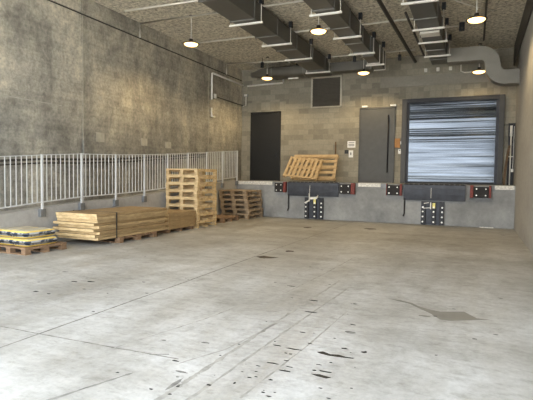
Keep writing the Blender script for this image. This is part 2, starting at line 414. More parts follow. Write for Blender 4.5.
# left wall: cast panels with recessed joints between them
wl = MB()
wl.m = 1; wl.box(XL - .4, XL - .025, Y0, D2, 0, ZC)
wl.m = 0
seams = [Y0, 3.02, 5.99, 8.96, 11.94, 14.92, D2]
for y0, y1 in zip(seams, seams[1:]):
    a, b = y0 + .012, y1 - .012
    wl.box(XL - .3, XL + (.045 if 8 < y0 < 12 else 0), a, b, 0, 2.19)
    wl.box(XL - .3, XL, a, b, 2.19, 5.20)
    wl.box(XL - .3, XL, a, b, 5.245, ZC)
wall_left = tag(wl.build('wall_left', [M['formed'], M['groove']]), 'tall stained concrete panel wall behind the ramp railing', 'wall', kind='structure')
B(XL - .005, XL + .006, 5.6, 8.35, 2.93, 2.95).build('formwork_ridge', M['grout'], wall_left)
for y0, y1, z0, z1 in [(9.42, 9.71, 2.19, 2.43), (11.2, 11.47, 2.21, 2.42), (12.36, 12.66, 2.21, 2.40)]:
    B(XL - .01, XL + .012, y0, y1, z0, z1).build('grout_patch', M['grout'], wall_left)
for y, z0 in ((8.985, 2.2), (14.945, 2.4)):
    B(XL - .005, XL + .004, y, y + .018, z0, 5.19).build('joint_grout_line', M['grout'], wall_left)
for y, z in [(9.57, 3.30), (9.35, 2.74), (11.28, 3.28), (12.5, 3.29), (13.6, 3.30), (8.1, 2.9), (14.3, 3.3)]:
    MB().tube([(XL - .02, y, z), (XL + .006, y, z)], .055, 14).build('tie_hole_plug', M['grout'], wall_left)

# right wall: thick front panel, recessed behind the dock edge
wr = MB(); wr.box(XR, XR + .5, Y0, D1, 0, ZC); wr.box(XR + .10, XR + .5, D1, D2, 0, ZC)
for y in (3.2, 6.2, 9.2, 12.2): pass
tag(wr.build('wall_right', M['right']), 'plain pale concrete wall along the open floor', 'wall', kind='structure')
# fire-sprayed steel beam along the top of the right wall
tag(B(XR - .035, XR + .0, Y0 + .3, D1 + 2.4, 5.02, ZC).build('trim_1', M['darkpipe']), 'dark sprayed beam along top of right wall', 'beam', kind='structure')

# block wall with openings closed by doors
wb = MB()
wb.box(XL - .3, XR + .5, D2, D2 + .35, 0, 4.53)
wb.box(XL - .3, XR + .5, D2, D2 + .35, 4.53, ZC)
wb.m = 1
for x0, x1, zb in [(-8.6, -6.95, 3.95), (-4.2, -2.6, 3.95), (-2.65, .95, 4.19)]:
    wb.box(x0, x1, D2 - .004, D2 + .1, zb, zb + .36)
wb.m = 2; wb.box(-3.3, XR + .3, D2 - .02, D2 + .1, 4.60, 4.96)
tag(wb.build('wall_back', [M['block'], M['soldier'], M['bond']]), 'grey block wall with two steel doors behind the dock', 'wall', kind='structure')

# dock platform
dk = MB(); dk.box(KX - .02, XR + .1, D1, D2, 0, ZD); dk.box(XL, KX - .02, D1 + .0, D2, 0, ZD)
tag(dk.build('dock_platform', M['dock'], bevel=.015), 'raised grey concrete loading dock with levellers on its face', 'dock', kind='structure')
for i, (x0, x1, c) in enumerate([(KX, -6.34, 'edge'), (-6.34, -6.22, 'bracket'), (-3.42, -2.72, 'edge'), (-2.72, -2.52, 'bracket'), (.33, .46, 'bracket'), (.46, .95, 'edge')]):
    lab = ['worn white edge angle below the dark door', 'small grey edge plate beside the red striped bumper', 'worn white edge angle below the grey door',
           'grey edge plate left of the right leveller bumper', 'grey edge plate right of the right leveller bumper', 'chipped white dock edge beside the right wall'][i]
    tag(B(x0, x1, D1 - .012, D1 + .1, ZD - (.11 if c == 'edge' else .16), ZD + .005).build('trim_%d' % (i + 2), M[c], bevel=.003), lab, 'edge trim', kind='structure')

# ramp, kerb
RY = [4.7, 5.7, 6.72, 7.73, 8.78, 9.82, 10.81, 11.81, 12.85, 13.87, 14.9]
RT = [1.58, 1.655, 1.735, 1.805, 1.835, 1.885, 1.95, 2.025, 2.10, 2.18, 2.255]   # rail tops
def railz(y):
    ys = [0.5] + RY; zs = [1.27] + RT
    for a, b, za, zb in zip(ys, ys[1:], zs, zs[1:]):
        if y <= b: return za + (zb - za) * (y - a) / (b - a)
    return zs[-1]
prof = [1.2] + RY[:-1] + [D1]
rp = MB(); kb = MB()
for a, b in zip(prof, prof[1:]):
    za, zb = railz(a), railz(b)
    for mb, x0, x1, off in ((rp, XL + .02, KX - .2, 1.15), (kb, KX - .2, KX, 1.03)):
        A = max(.01, za - off); Bz = max(.01, zb - off)
        mb.add([(x0, a, 0), (x1, a, 0), (x1, b, 0), (x0, b, 0), (x0, a, A), (x1, a, A), (x1, b, Bz), (x0, b, Bz)],
               [(0, 3, 2, 1), (4, 5, 6, 7), (0, 1, 5, 4), (2, 3, 7, 6), (0, 4, 7, 3), (1, 2, 6, 5)])
tag(rp.build('ramp', M['kerb']), 'concrete walkway ramp rising to the dock behind the railing', 'ramp', kind='structure')
tag(kb.build('ramp_kerb', M['kerb']), 'grey concrete kerb wall under the white railing', 'kerb', kind='structure')

# ------------------------------------------------------------------ guard railing
FX = KX + .035
rail = thing('guard_railing', 'long white metal bar railing on the ramp kerb, stepping up to the dock', 'railing', (FX, RY[0], 0))
def L(y): return y - RY[0]
tr, br = MB(), MB()
for a, b in zip(RY, RY[1:]):
    tr.bar((0, L(a), railz(a) - .012), (0, L(b), railz(b) - .012), .036, .014)
    br.bar((0, L(a), railz(a) - .915), (0, L(b), railz(b) - .915), .03, .022)
tr.build('top_rail', M['railwhite'], rail); br.build('bottom_rail', M['railwhite'], rail)
for i, y in enumerate(RY):
    z = railz(y)
    p = B(-.02, .02, L(y) - .017, L(y) + .017, z - 1.10, z - .0).build('post', M['railwhite'], rail)
    B(-.034, .03, L(y) - .065, L(y) + .065, z - 1.20, z - 1.05).build('side_bracket', M['bracket'], p, bevel=.006)
for a, b in zip(RY, RY[1:]):
    if a < 4.6: continue
    for k in range(1, 9):
        y = a + (b - a) * k / 9; z = railz(y)
        MB().box(-.0065, .0065, L(y) - .0065, L(y) + .0065, z - .915, z - .02).build('baluster', M['railwhite'], rail)

hr = thing('wall_handrail', 'dark double handrail fixed along the stained left wall behind the railing', 'handrail', (XL + .1, 3, 0))
pts = [(0, y - 3, railz(y) - .12) for y in [3.5] + RY[:-1] + [14.7]]
MB().tube(pts, .024, 8).build('upper_rail', M['darkpipe'], hr, smooth=True)
MB().tube([(x, y, z - .085) for x, y, z in pts], .016, 8).build('lower_rail', M['darkpipe'], hr, smooth=True)
for y in [4.2, 6.2, 8.2, 10.2, 12.2, 14.2]:
    MB().box(-.07, .0, y - 3 - .015, y - 3 + .015, railz(y) - .23, railz(y) - .10).build('wall_bracket', M['darkpipe'], hr)

# ------------------------------------------------------------------ doors
def hinged_door(name, x0, x1, z0, z1, mat, label, panic):
    d = thing(name, label, 'door', ((x0 + x1) / 2, D2, z0), kind='structure'); w = (x1 - x0) / 2; h = z1 - z0
    f = MB(); f.box(-w - .05, -w, -.06, .02, 0, h + .05); f.box(w, w + .05, -.06, .02, 0, h + .05); f.box(-w - .05, w + .05, -.06, .02, h, h + .05)
    f.build('door_frame', mat, d, bevel=.004)
    B(-w, w, -.045, -.005, .01, h - .006).build('door_leaf', mat, d, bevel=.003)
    for z in (.3, h / 2, h - .3): MB().tube([(-w + .004, -.06, z - .06), (-w + .004, -.06, z + .06)], .012, 8).build('hinge', mat, d)
    B(-w, w, -.09, .0, -.02, .012).build('threshold', M['bracket'], d)
    if panic:
        MB().tube([(w - .18, -.10, .37), (w - .18, -.10, h - .24)], .022, 10).build('pull_bar', M['blacksteel'], d, smooth=True)
        q = MB()
        for z in (.42, h - .3): q.box(w - .2, w - .16, -.10, -.04, z - .02, z + .02)
        q.build('bar_standoff', M['blacksteel'], d)
    else:
        q = MB(); q.box(w - .15, w - .09, -.055, -.04, .94, 1.1); q.tube([(w - .12, -.05, 1.02), (w - .12, -.10, 1.02), (w - .24, -.10, 1.02)], .012, 8)
        q.build('lever_handle', M['blacksteel'], d)
    return d
hinged_door('door_1', -8.38, -7.18, ZD, 3.88, M['door_dark'], 'near-black steel door above the bare end of the dock', False)
hinged_door('door_2', -3.97, -2.79, ZD, 3.86, M['door_grey'], 'tall grey steel door with long black pull bar', True)
for i, x in enumerate((-3.83, -2.82)):
    tag(B(x - .1, x + .1, D2 - .09, D2, 3.93, 3.99).build('door_contact', M['paper'], bevel=.005), ['small white contact box above left end of grey door', 'small white contact box above right end of grey door'][i], 'contact box', 'white boxes over the grey door')

rd = thing('door_3', 'wide shiny roller shutter reflecting daylight, on the right of the dock', 'roller door', (-.9, D2, ZD), kind='structure')
cu = MB(); R = random.Random(11)
nsl = 38; hh = 2.80 / nsl; NX = 24
for i in range(nsl):
    tilt = R.gauss(0, .0009); ph = R.uniform(0, 6); cur = R.uniform(.0003, .0008); wv = R.uniform(.0, .0009)
    vs = []; fs = []
    for k in range(6):
        t = k / 5
        for j in range(NX + 1):
            x = -1.42 + 2.84 * j / NX
            y = -.02 - cur * math.sin(PI * t) + (tilt + wv * math.sin(x * 1.7 + ph)) * (t - .5) * 2
            vs.append((x, y, (i + t) * hh))
    for k in range(5):
        for j in range(NX): q = k * (NX + 1) + j; fs.append((q, q + 1, q + NX + 2, q + NX + 1))
    cu.add(vs, fs)
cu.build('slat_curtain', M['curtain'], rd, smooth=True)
B(-1.42, 1.42, -.06, .0, 0, .07).build('bottom_bar', M['blacksteel'], rd)
B(-1.6, -1.43, -.14, .0, 0, 2.94).build('guide_channel', M['frame_grey'], rd, bevel=.006)
B(-1.43, -1.36, -.09, .0, 0, 2.86).build('guide_slot', M['blacksteel'], rd)
B(1.49, 1.64, -.14, .0, 0, 2.94).build('guide_channel', M['frame_grey'], rd, bevel=.006)
B(1.40, 1.49, -.09, .0, 0, 2.86).build('guide_slot', M['navysteel'], rd)
B(-1.43, 1.49, -.13, .0, 2.80, 2.94).build('header_box', M['blacksteel'], rd, bevel=.006)

# louvre high on the wall
lv = thing('wall_louvre', 'dark louvred vent high on block wall between the two steel doors', 'louvre', (-5.3, D2, 4.0))
f = MB(); f.box(-.6, -.54, -.05, 0, 0, 1.16); f.box(.53, .6, -.05, 0, 0, 1.16); f.box(-.6, .6, -.05, 0, 1.1, 1.16); f.box(-.6, .6, -.05, 0, 0, .04)
f.build('frame', M['lightframe'], lv)
f = MB()
for k in range(18): f.obox((0, -.02, .075 + k * .0588), (1.08, .06, .008), (.8, 0, 0))
f.box(-.54, .53, -.005, 0, .04, 1.1)
f.build('blades', M['louvre'], lv)

# signs and boxes by the grey door
s = thing('wall_sign', 'white notice on block wall left of the grey door', 'sign', (-4.305, D2, 2.48))
B(-.15, .15, -.012, 0, 0, .24).build('sign_face', M['paper'], s)
f = MB()
for z in (.18, .12, .07): f.box(-.11, .11, -.0145, -.012, z - .012, z + .012)
f.build('lettering', M['ink'], s)
s = thing('light_switch', 'white switch plate under the white notice', 'switch', (-4.315, D2, 2.12))
B(-.08, .08, -.03, 0, 0, .26).build('plate', M['paper'], s, bevel=.006); B(-.02, .02, -.04, -.03, .09, .18).build('toggle', M['ink'], s)
s = thing('push_button_box', 'small black box left of the white switch plate', 'control box', (-4.48, D2, 2.26))
B(-.065, .065, -.06, 0, 0, .13).build('housing', M['blacksteel'], s, bevel=.006); MB().tube([(0, -.07, .065), (0, -.058, .065)], .025, 12).build('button', M['darkpipe'], s)
s = thing('door_control_box', 'orange-brown box between grey door and roller shutter', 'control box', (-2.63, D2, 2.46))
B(-.10, .08, -.08, 0, 0, .32).build('housing', M['orange'], s, bevel=.008); B(.085, .12, -.05, 0, .12, .22).build('side_light', M['paper'], s)
s = thing('card_reader', 'small white reader below the orange-brown box', 'reader', (-2.56, D2, 2.24))
B(-.05, .05, -.04, 0, 0, .17).build('housing', M['paper'], s, bevel=.006); B(-.02, .02, -.046, -.04, .1, .13).build('sensor', M['ink'], s)
tag(MB().tube([(-4.80, D2 - .42, ZD + .01), (-4.90, D2 - .03, 2.70)], [.024, .02], 8).build('wooden_pole', M['bark'], smooth=True), 'dark wooden pole leaning on block wall beside the propped pallets', 'pole')

# ------------------------------------------------------------------ dock levellers, bumpers, restraints
def leveller(x0, x1, bot, lab):
    t = thing('dock_leveller', lab, 'dock leveller', ((x0 + x1) / 2, D1, ZD), group='dock levellers'); w = (x1 - x0) / 2
    B(-w, w, 0, 2.1, .0, .012).build('deck_plate', M['bracket'], t)
    f = MB(); n = 12
    secs = [(-.055, .0), (-.075, -.02), (-.085, -.12), (-.078, -.30), (-.06, bot), (-.03, bot), (-.03, 0)]
    f.sweep([[(x, y, z) for y, z in secs] for x in (-w, w)])
    f.build('lip_plate', M['navysteel'], t)
    q = MB()
    for k in range(n): x = -w + .08 + k * (2 * w - .16) / (n - 1); q.tube([(x - .05, -.06, .0), (x + .05, -.06, .0)], .018, 8)
    q.build('lip_hinge', M['blacksteel'], t)
    MB().tube([(-w + .03, -.05, bot + .05), (-w + .03, -.05, bot - .42), (-w + .0, -.05, bot - .5)], .02, 8).build('lip_stay', M['blacksteel'], t, smooth=True)
    q = MB(); q.box(-w, w, -.03, 0, -.06, .0); q.build('front_angle', M['darkpipe'], t)
    return t
leveller(-5.76, -4.03, -.45, 'dock leveller with dark lip under the propped pallets')
leveller(-2.02, -.30, -.47, 'dock leveller with blue-grey lip under the roller shutter')

def bumper(x, w, lab, reds, h=.30):
    t = thing('dock_bumper', lab, 'dock bumper', (x, D1, .86), group='dock bumpers')
    B(-w / 2, w / 2, -.13, 0, 0, h).build('rubber_pad', M['rubber'], t, bevel=.012)
    for bx in (-w / 2 + .07, w / 2 - .07):
        for z in (.06, h - .06): MB().tube([(bx, -.142, z), (bx, -.125, z)], .02, 8).build('bolt', M['whitebolt'], t)
    for a, b in reds: B(a, b, -.14, 0, -.01, h + .04).build('red_guard', M['red'], t, bevel=.006)
    return t
bumper(-6.06, .30, 'black bumper with red stripe, left of the lip under the propped pallets', [(.16, .25)])
bumper(-3.81, .36, 'black bumper with red guard, right of the lip under the propped pallets', [(.19, .31)])
bumper(-2.32, .38, 'black bumper with red edges, left of the lip under roller shutter', [(-.21, -.19), (.19, .255)])
bumper(.11, .38, 'black bumper with red edges, right of the lip under roller shutter', [(-.29, -.20), (.20, .26)])

def restraint(x, w, top, lab, hook):
    t = thing('vehicle_restraint', lab, 'vehicle restraint', (x, D1, 0), group='vehicle restraints'); h = w / 2
    B(-h, h, -.03, 0, .02, top).build('back_plate', M['navysteel'], t)
    for a, b in ((-h, -h + .13), (-.02, .09), (h - .13, h)):
        r = B(a, b, -.10, -.03, .02, top).build('guide_rail', M['blacksteel'], t, bevel=.006)
    for bx in (-h + .05, .035, h - .05):
        for z in (.10, .25, .40, .53):
            MB().tube([(bx, -.115, z), (bx, -.098, z)], .026, 8).build('bolt', M['whitebolt'], t)
    B(-.0, .075, -.112, -.1, top - .2, top - .04).build('label_plate', M['yellow'], t)
    q = MB()
    if hook:
        q.bar((-.14, -.13, top - .12), (-.14, -.13, top + .14), .03, .03); q.bar((-.15, -.13, top - .02), (.12, -.13, top - .0), .03, .07)
        q.tube([(.10, -.13, top - .0), (.14, -.13, top + .04), (.15, -.13, top + .09)], .03, 8); q.bar((-.29, -.12, top - .17), (-.14, -.13, top - .09), .03, .045)
    else:
        q.bar((-.05, -.13, top - .22), (-.05, -.13, top - .02), .03, .03); q.bar((-.25, -.12, top - .2), (-.05, -.13, top - .18), .02, .02); q.bar((-.24, -.12, top - .06), (-.10, -.12, top - .03), .02, .02)
    q.build('hook_arm', M['strut'], t)
    MB().tube([(-.14 if hook else -.05, -.115, top + .1), (-.13 if hook else -.05, -.11, ZD - .1)], .008, 6).build('release_chain', M['strut'], t)
restraint(-4.84, .62, .70, 'black bolted restraint with silver hook under the leveller below propped pallets', True)
restraint(-1.18, .64, .70, 'black bolted restraint with white bolts under the leveller at roller shutter', False)

# ------------------------------------------------------------------ pallets
def make_pallet(name, W, Ln, board, block, mat, label, group, cat='pallet', nb=7, brd=.1, blk=.12, loc=(0, 0, 0), rot=(0, 0, 0), midrow=True):
    """origin at the centre of the base; long boards along X, bearers along Y"""
    t = thing(name, label, cat, loc, rot, group); hx, hy = W / 2, Ln / 2; b = board
    R = random.Random(len(label) + int(W * 100))
    for y in (-hy + brd / 2, 0, hy - brd / 2): B(-hx, hx, y - brd / 2, y + brd / 2, 0, b).build('bottom_board', mat, t)
    for y in ((-hy + blk / 2, 0, hy - blk / 2) if midrow else (-hy + blk / 2, hy - blk / 2)):
        for x in (-hx + blk / 2, 0, hx - blk / 2):
            B(x - blk / 2 + .004, x + blk / 2 - .004, y - blk / 2 + .004, y + blk / 2 - .004, b, b + block).build('block', mat, t)
    if not midrow: B(-hx + .12, hx - .12, -.08, .08, b, b + block).build('centre_bearer', mat, t)
    for x in (-hx + brd / 2, 0, hx - brd / 2): B(x - brd / 2, x + brd / 2, -hy, hy, b + block, 2 * b + block).build('bearer_board', mat, t)
    for k in range(nb):
        y = -hy + brd / 2 + k * (Ln - brd) / (nb - 1) + (R.uniform(-.006, .006) if 0 < k < nb - 1 else 0)
        B(-hx + R.uniform(-.004, .004), hx + R.uniform(-.004, .004), y - brd / 2, y + brd / 2, 2 * b + block, 3 * b + block).build('deck_board', mat, t)
    return t
def wobble(i, s=1): R = random.Random(i * 17 + 3); return R.uniform(-.018, .018) * s, R.uniform(-.018, .018) * s, R.uniform(-.02, .02) * s

PX, PY, PH = -7.115, 11.16, .1935
labs = ['pale pine pallet, topmost of the tall stack in front of the railing'] + ['pale pine pallet, %s from the top of the tall stack' % ORD[i] for i in range(1, 8)]
dx, dy, rz = wobble(7)
proto = make_pallet('pine_pallet', .985, 1.0, .038, .0795, M['pine'], labs[7], 'pale pallets in the tall stack', loc=(PX + dx, PY + dy, 0), rot=(0, 0, rz), brd=.10, blk=.09, midrow=False)
for i in range(1, 8):
    dx, dy, rz = wobble(i); dup(proto, (PX + dx, PY + dy, i * PH), (0, 0, rz), labs[7 - i])

BX, BY, BH = -7.11, 14.24, .153
blabs = ['brown weathered pallet, %s of the low stack against the dock' % s for s in ('topmost', 'second from top', 'third from top', 'fourth from top', 'fifth from top', 'lowest')]
bp = make_pallet('brown_pallet', .98, 1.16, .029, .066, M['brown'], blabs[5], 'brown pallets stacked against the dock', loc=(BX, BY, 0), brd=.12, blk=.12, midrow=False)
for i in range(1, 6):
    dx, dy, rz = wobble(i + 20, 1.6)
    if i >= 3: dx -= .03; dy -= .02
    dup(bp, (BX + dx, BY + dy, i * BH), (0, 0, rz), blabs[5 - i])
make_pallet('brown_pallet', .86, 1.05, .02, .08, M['brownlight'], 'single reddish brown pallet flat on the floor between the two pallet stacks', None, loc=(-7.18, 12.78, 0), rot=(0, 0, .03), brd=.14, blk=.12, nb=6)

# two pallets propped against the block wall, standing on the dock
ang = math.radians(66)
make_pallet('wide_pallet', 1.68, .98, .022, .07, M['pinewarm'], 'wide golden pallet propped on the block wall behind a smaller one', 'pallets propped on the block wall', nb=5, brd=.105, blk=.09,
            loc=(-5.50, 16.98, ZD + .50), rot=(ang, 0, math.radians(0)))
make_pallet('golden_pallet', .92, 1.24, .02, .06, M['pinewarm'], 'smaller golden pallet with upright slats leaning on the wide pallet', 'pallets propped on the block wall', nb=8, brd=.085, blk=.09,
            loc=(-5.72, 16.33, ZD + .435), rot=(math.radians(48), 0, 0))
o = [x for x in COL.objects if x.name.startswith('golden_pallet')][0]
from mathutils import Euler
Rm = Matrix.Rotation(math.radians(4), 3, 'Z') @ Matrix.Rotation(math.radians(50), 3, 'X') @ Matrix.Rotation(math.radians(90 - 7), 3, 'Z')
o.rotation_euler = Rm.to_euler()

# ------------------------------------------------------------------ plywood
def sheet(name, label, group, x0, x1, y0, y1, z0, z1, m, rz=0):
    o = B(-(x1 - x0) / 2, (x1 - x0) / 2, -(y1 - y0) / 2, (y1 - y0) / 2, 0, z1 - z0).build(name, [m, M['pine']], bevel=.004, loc=((x0 + x1) / 2, (y0 + y1) / 2, z0))
    for p in o.data.polygons:
        if abs(p.normal.y) > .9: p.material_index = 1
    o.rotation_euler.z = rz
    return tag(o, label, 'panel', group)
make_pallet('low_pallet', 1.08, 1.22, .018, .062, M['brownlight'], 'low worn pallet carrying the long strapped panel pile', None, loc=(-7.03, 8.16, 0), brd=.12, blk=.13, nb=5)
z = .116; R = random.Random(5)
ths = [.052, .058, .056, .055, .058, .052, .06, .056, .06]
n = len(ths)
for i, th in enumerate(ths):
    jx = [.0, -.02, .03, -.03, .012, -.03, .0, .03, .02][i]; jy = [.03, -.03, .04, -.06, .04, -.05, .03, -.02, -.03][i]
    w0 = ['lowest', 'eighth from top', 'seventh from top', 'sixth from top', 'fifth from top', 'fourth from top', 'third from top', 'second from top', 'topmost'][i]
    sheet('plywood_sheet', 'long pale wood panel, %s of the strapped pile beside the cement bags' % w0, 'long panels in the strapped pile',
          -7.55 + jx, -6.52 + jx, 6.95 + jy, 9.18 + jy * .4, z, z + th - .003, M['ply'] if i not in (2, 5, 8) else M['plyhoney'], R.uniform(-.006, .006))
    z += th
ztop = z
st = MB(); yb = 7.44
st.box(-7.595, -6.465, yb - .016, yb + .016, ztop + .001, ztop + .004); st.box(-6.472, -6.466, yb - .016, yb + .016, .118, ztop + .004); st.box(-7.596, -7.59, yb - .016, yb + .016, .118, ztop + .004)
tag(st.build('steel_strap', M['strap']), 'dark band strapped around the long panel pile', 'strap')
z = .0
t = thing('timber_skid', 'low timber skid under the short panel pile', 'skid', (-7.06, 9.95, 0))
for y in (-.5, 0, .5): B(-.40, .42, y - .05, y + .05, 0, .085).build('bearer', M['brownlight'], t)
z = .086
for i, th in enumerate([.095, .10, .10, .095]):
    w0 = ['lowest', 'third from top', 'second from top', 'topmost'][i]
    sheet('plywood_offcut', 'short honey wood panel, %s of the pile before the tall pallet stack' % w0, 'short panels in front of the tall stack',
          -7.50, -6.60 + [.0, .012, -.008, .006][i], 9.36 + [.01, -.01, .012, 0][i], 10.54, z, z + th - .003, M['plyhoney'], 0)
    z += th

# ------------------------------------------------------------------ cement bags
make_pallet('bag_pallet', .86, .86, .02, .065, M['brownlight'], 'low brown pallet under the yellow cement bags', None, loc=(-7.26, 6.10, 0), rot=(0, 0, -.03), brd=.12, blk=.11, nb=6)
def bag(x, y, z, lab):
    W, Ln, H = .395, .64, .14; q = MB(); nx, ny = 12, 14; top = []; bot = []
    for j in range(ny + 1):
        for i in range(nx + 1):
            u, v = math.sin(PI / 2 * (i / nx * 2 - 1)), math.sin(PI / 2 * (j / ny * 2 - 1))
            e = (1 - abs(u) ** 6) * (1 - abs(v) ** 8)
            px, py = u * W / 2 * (1 - .04 * abs(v) ** 4), v * Ln / 2 * (1 - .03 * abs(u) ** 4)
            hz = H * .5 * max(.0, e) ** .22
            top.append((px, py, H * .46 + hz + .004 * math.sin(5 * u + 3 * v) * e)); bot.append((px, py, H * .46 - min(hz, H * .46) * 1.0))
    nn = nx + 1; N = len(top); fs = []
    for j in range(ny):
        for i in range(nx):
            a = j * nn + i; fs.append((a, a + 1, a + nn + 1, a + nn)); fs.append((N + a, N + a + nn, N + a + nn + 1, N + a + 1))
    q.add(top + bot, fs)
    o = q.build('cement_bag', M['bag'], smooth=True, loc=(x, y, z))
    w = o.modifiers.new('weld', 'WELD'); w.merge_threshold = .0015
    return tag(o, lab, 'bag', 'yellow cement bags on the pallet')
zb = .1255
bag(-7.06, 6.04, zb, 'yellow printed cement bag, lower layer, end nearest the panel pile')
bag(-7.465, 6.06, zb, 'yellow printed cement bag, lower layer, beside the ramp kerb').rotation_euler.z = .02
bag(-7.085, 6.02, zb + .1405, 'yellow printed cement bag, top layer, end nearest the panel pile').rotation_euler.z = .02
bag(-7.49, 6.05, zb + .1405, 'yellow printed cement bag, top layer, beside the ramp kerb').rotation_euler.z = -.02

# ------------------------------------------------------------------ ceiling services
def lamp(x, y, lab, z=4.90, hang=None):
    t = thing('pendant_lamp', lab, 'lamp', (x, y, ZC), group='round lamps hung from the ceiling'); d = z - ZC
    MB().tube([(0, 0, d + .11), (0, 0, -.02)], .011, 8).build('hanging_rod', M['conduit'], t)
    MB().lathe([(.002, 0), (.05, 0), (.05, -.03), (.002, -.03)], n=16).build('ceiling_plate', M['darkpipe'], t)
    MB().lathe([(.003, .14), (.05, .13), (.055, .07), (.12, .05), (.205, .012), (.225, .0), (.222, -.012), (.19, -.006), (.003, .02)], (0, 0, d), 28).build('shade', M['shade'], t, smooth=True)
    MB().lathe([(.003, .018), (.17, .012), (.186, -.008), (.165, -.034), (.12, -.052), (.06, -.061), (.003, -.063)], (0, 0, d), 24).build('lens', M['lens'], t, smooth=True)
lamp(-7.16, 11.15, 'glowing round lamp nearest the stained left wall')
lamp(-3.63, 11.28, 'glowing round lamp between the two middle ducts')
lamp(-7.03, 15.95, 'glowing round lamp high in front of the near-black door')
lamp(-3.62, 16.25, 'glowing round lamp high above the grey steel door')
lamp(-.13, 11.72, 'glowing round lamp nearest the camera beside the right-hand duct')
lamp(-.06, 16.75, 'glowing round lamp above roller shutter beside the curved duct', z=4.78)

for o in [x for x in COL.objects if x.name.startswith('pendant_lamp')]:
    ld = bpy.data.lights.new('lamp_bulb', 'SPOT'); ld.spot_size = math.radians(158); ld.spot_blend = .6; ld.energy = 75; ld.color = (1, .76, .42); ld.shadow_soft_size = .07
    lo = bpy.data.objects.new('lamp_bulb', ld); COL.objects.link(lo); lo.parent = o; lo.location = (0, 0, -.75 - .16)
def duct(name, x0, x1, y0, y1, zb, zt, lab, flanges):
    t = thing(name, lab, 'duct', ((x0 + x1) / 2, y0, zb), group='rectangular ceiling ducts'); w = (x1 - x0) / 2
    B(-w, w, 0, y1 - y0, 0, zt - zb).build('duct_body', M['galv'], t, bevel=.01)
    for fy in flanges:
        y = fy - y0; q = MB()
        q.box(-w - .02, w + .02, y - .018, y + .018, -.022, .0); q.box(-w - .02, -w, y - .018, y + .018, -.022, zt - zb); q.box(w, w + .02, y - .018, y + .018, -.022, zt - zb)
        q.build('flange', M['galvdark'], t)
    return t
FL = [1.67, 3.14, 4.6, 6.07, 7.54, 9.0, 10.45, 11.88, 13.36, 14.84]
d = duct('ceiling_duct', -5.58, -4.96, .8, 16.55, 5.1, 5.55, 'long grey ceiling duct nearest the left wall', FL + [16.2])
d = duct('ceiling_duct', -3.50, -3.02, .8, 14.45, 5.1, 5.55, 'long grey ceiling duct running over the middle of the floor', FL[:-1] + [14.35])
d['label'] = 'middle long grey ceiling duct, ending short of the grey door'
d = duct('ceiling_duct', -1.48, -.97, .8, 16.75, 5.1, 5.55, 'long grey ceiling duct joining the curved duct over roller shutter', FL + [16.0])
# lower end box of the middle duct
t = thing('duct_end_box', 'stepped grey duct box at the end of the middle duct', 'duct', (-3.25, 14.45, 4.98))
B(-.02, .32, 0, 1.9, 0, .57).build('duct_body', M['galv'], t, bevel=.01)
q = MB()
for y in (.9, 1.88): q.box(-.04, .34, y - .018, y + .018, -.02, .0); q.box(.32, .34, y - .018, y + .018, -.02, .57)
q.build('flange', M['strut'], t)
# cross duct by the back wall
t = thing('cross_duct', 'grey oval duct along the block wall above the near-black door', 'duct', (-8.1, 16.95, 5.27))
rings = []
for x, s in [(0, .42), (.06, .42), (.5, .9), (.9, 1), (2.5, 1), (2.55, 1), (3.1, 1)]:
    rings.append([(x, .36 * s * math.copysign(abs(math.cos(a)) ** .6, math.cos(a)), .21 * s * math.copysign(abs(math.sin(a)) ** .6, math.sin(a))) for a in [2 * PI * k / 20 for k in range(20)]])
MB().sweep(rings).build('duct_body', M['galv'], t, smooth=True)
for x in (.95, 2.2): MB().sweep([[(xx, .375 * math.copysign(abs(math.cos(a)) ** .6, math.cos(a)), .222 * math.copysign(abs(math.sin(a)) ** .6, math.sin(a))) for a in [2 * PI * k / 20 for k in range(20)]] for xx in (x - .02, x + .02)]).build('seam_band', M['galvdark'], t)
t = thing('cross_duct', 'short grey duct crossing between left and middle ducts', 'duct', (-4.94, 16.9, 5.12))
B(0, 1.5, -.2, .2, 0, .32).build('duct_body', M['galv'], t, bevel=.01)
B(1.46, 1.5, -.22, .22, -.02, .34).build('flange', M['galvdark'], t)

# curved duct dropping to the right wall
t = thing('curved_duct', 'grey duct with an S-shaped drop beside the roller shutter lamp', 'duct', (-.95, 16.2, 5.18))
path = [(-.02, 0), (.3, .0), (.6, .0), (.90, 0)]
r1 = .36
for k in range(1, 9):
    a = math.radians(88 * k / 8); path.append((.90 + r1 * math.sin(a), -r1 * (1 - math.cos(a))))
x1, z1 = path[-1]
path.append((x1 + .004, z1 - .06))
for k in range(1, 9):
    a = math.radians(88 - 88 * k / 8); path.append((x1 + .004 + r1 * (math.sin(math.radians(88)) - math.sin(a)), z1 - .06 - r1 * (math.cos(a) - math.cos(math.radians(88)))))
xe, ze = path[-1]; path.append((XR + .95 + .095, ze))
H2 = .205; rings = []
for i, (x, z) in enumerate(path):
    a = path[max(0, i - 1)]; b = path[min(len(path) - 1, i + 1)]; tx, tz = b[0] - a[0], b[1] - a[1]; l = math.hypot(tx, tz); nx, nz = -tz / l, tx / l
    hh_ = H2
    rings.append([(x + nx * q, y, z + nz * q) for q, y in ((hh_, -.22), (hh_, .26), (-hh_, .26), (-hh_, -.22))])
MB().sweep(rings).build('duct_body', M['galvpale'], t)
q_all = [1, 2, 3, 7, 11, 16, 20]
for i in q_all:
    x, z = path[i]; a = path[i - 1]; b = path[min(len(path) - 1, i + 1)]; tx, tz = b[0] - a[0], b[1] - a[1]; l = math.hypot(tx, tz); tx /= l; tz /= l; nx, nz = -tz, tx
    R2 = []
    for s in (-.012, .012): R2.append([(x + tx * s + nx * qq, y, z + tz * s + nz * qq) for qq, y in ((H2 + .012, -.232), (H2 + .012, .272), (-H2 - .012, .272), (-H2 - .012, -.232))])
    MB().sweep(R2).build('seam_band', M['galvpale'], t)

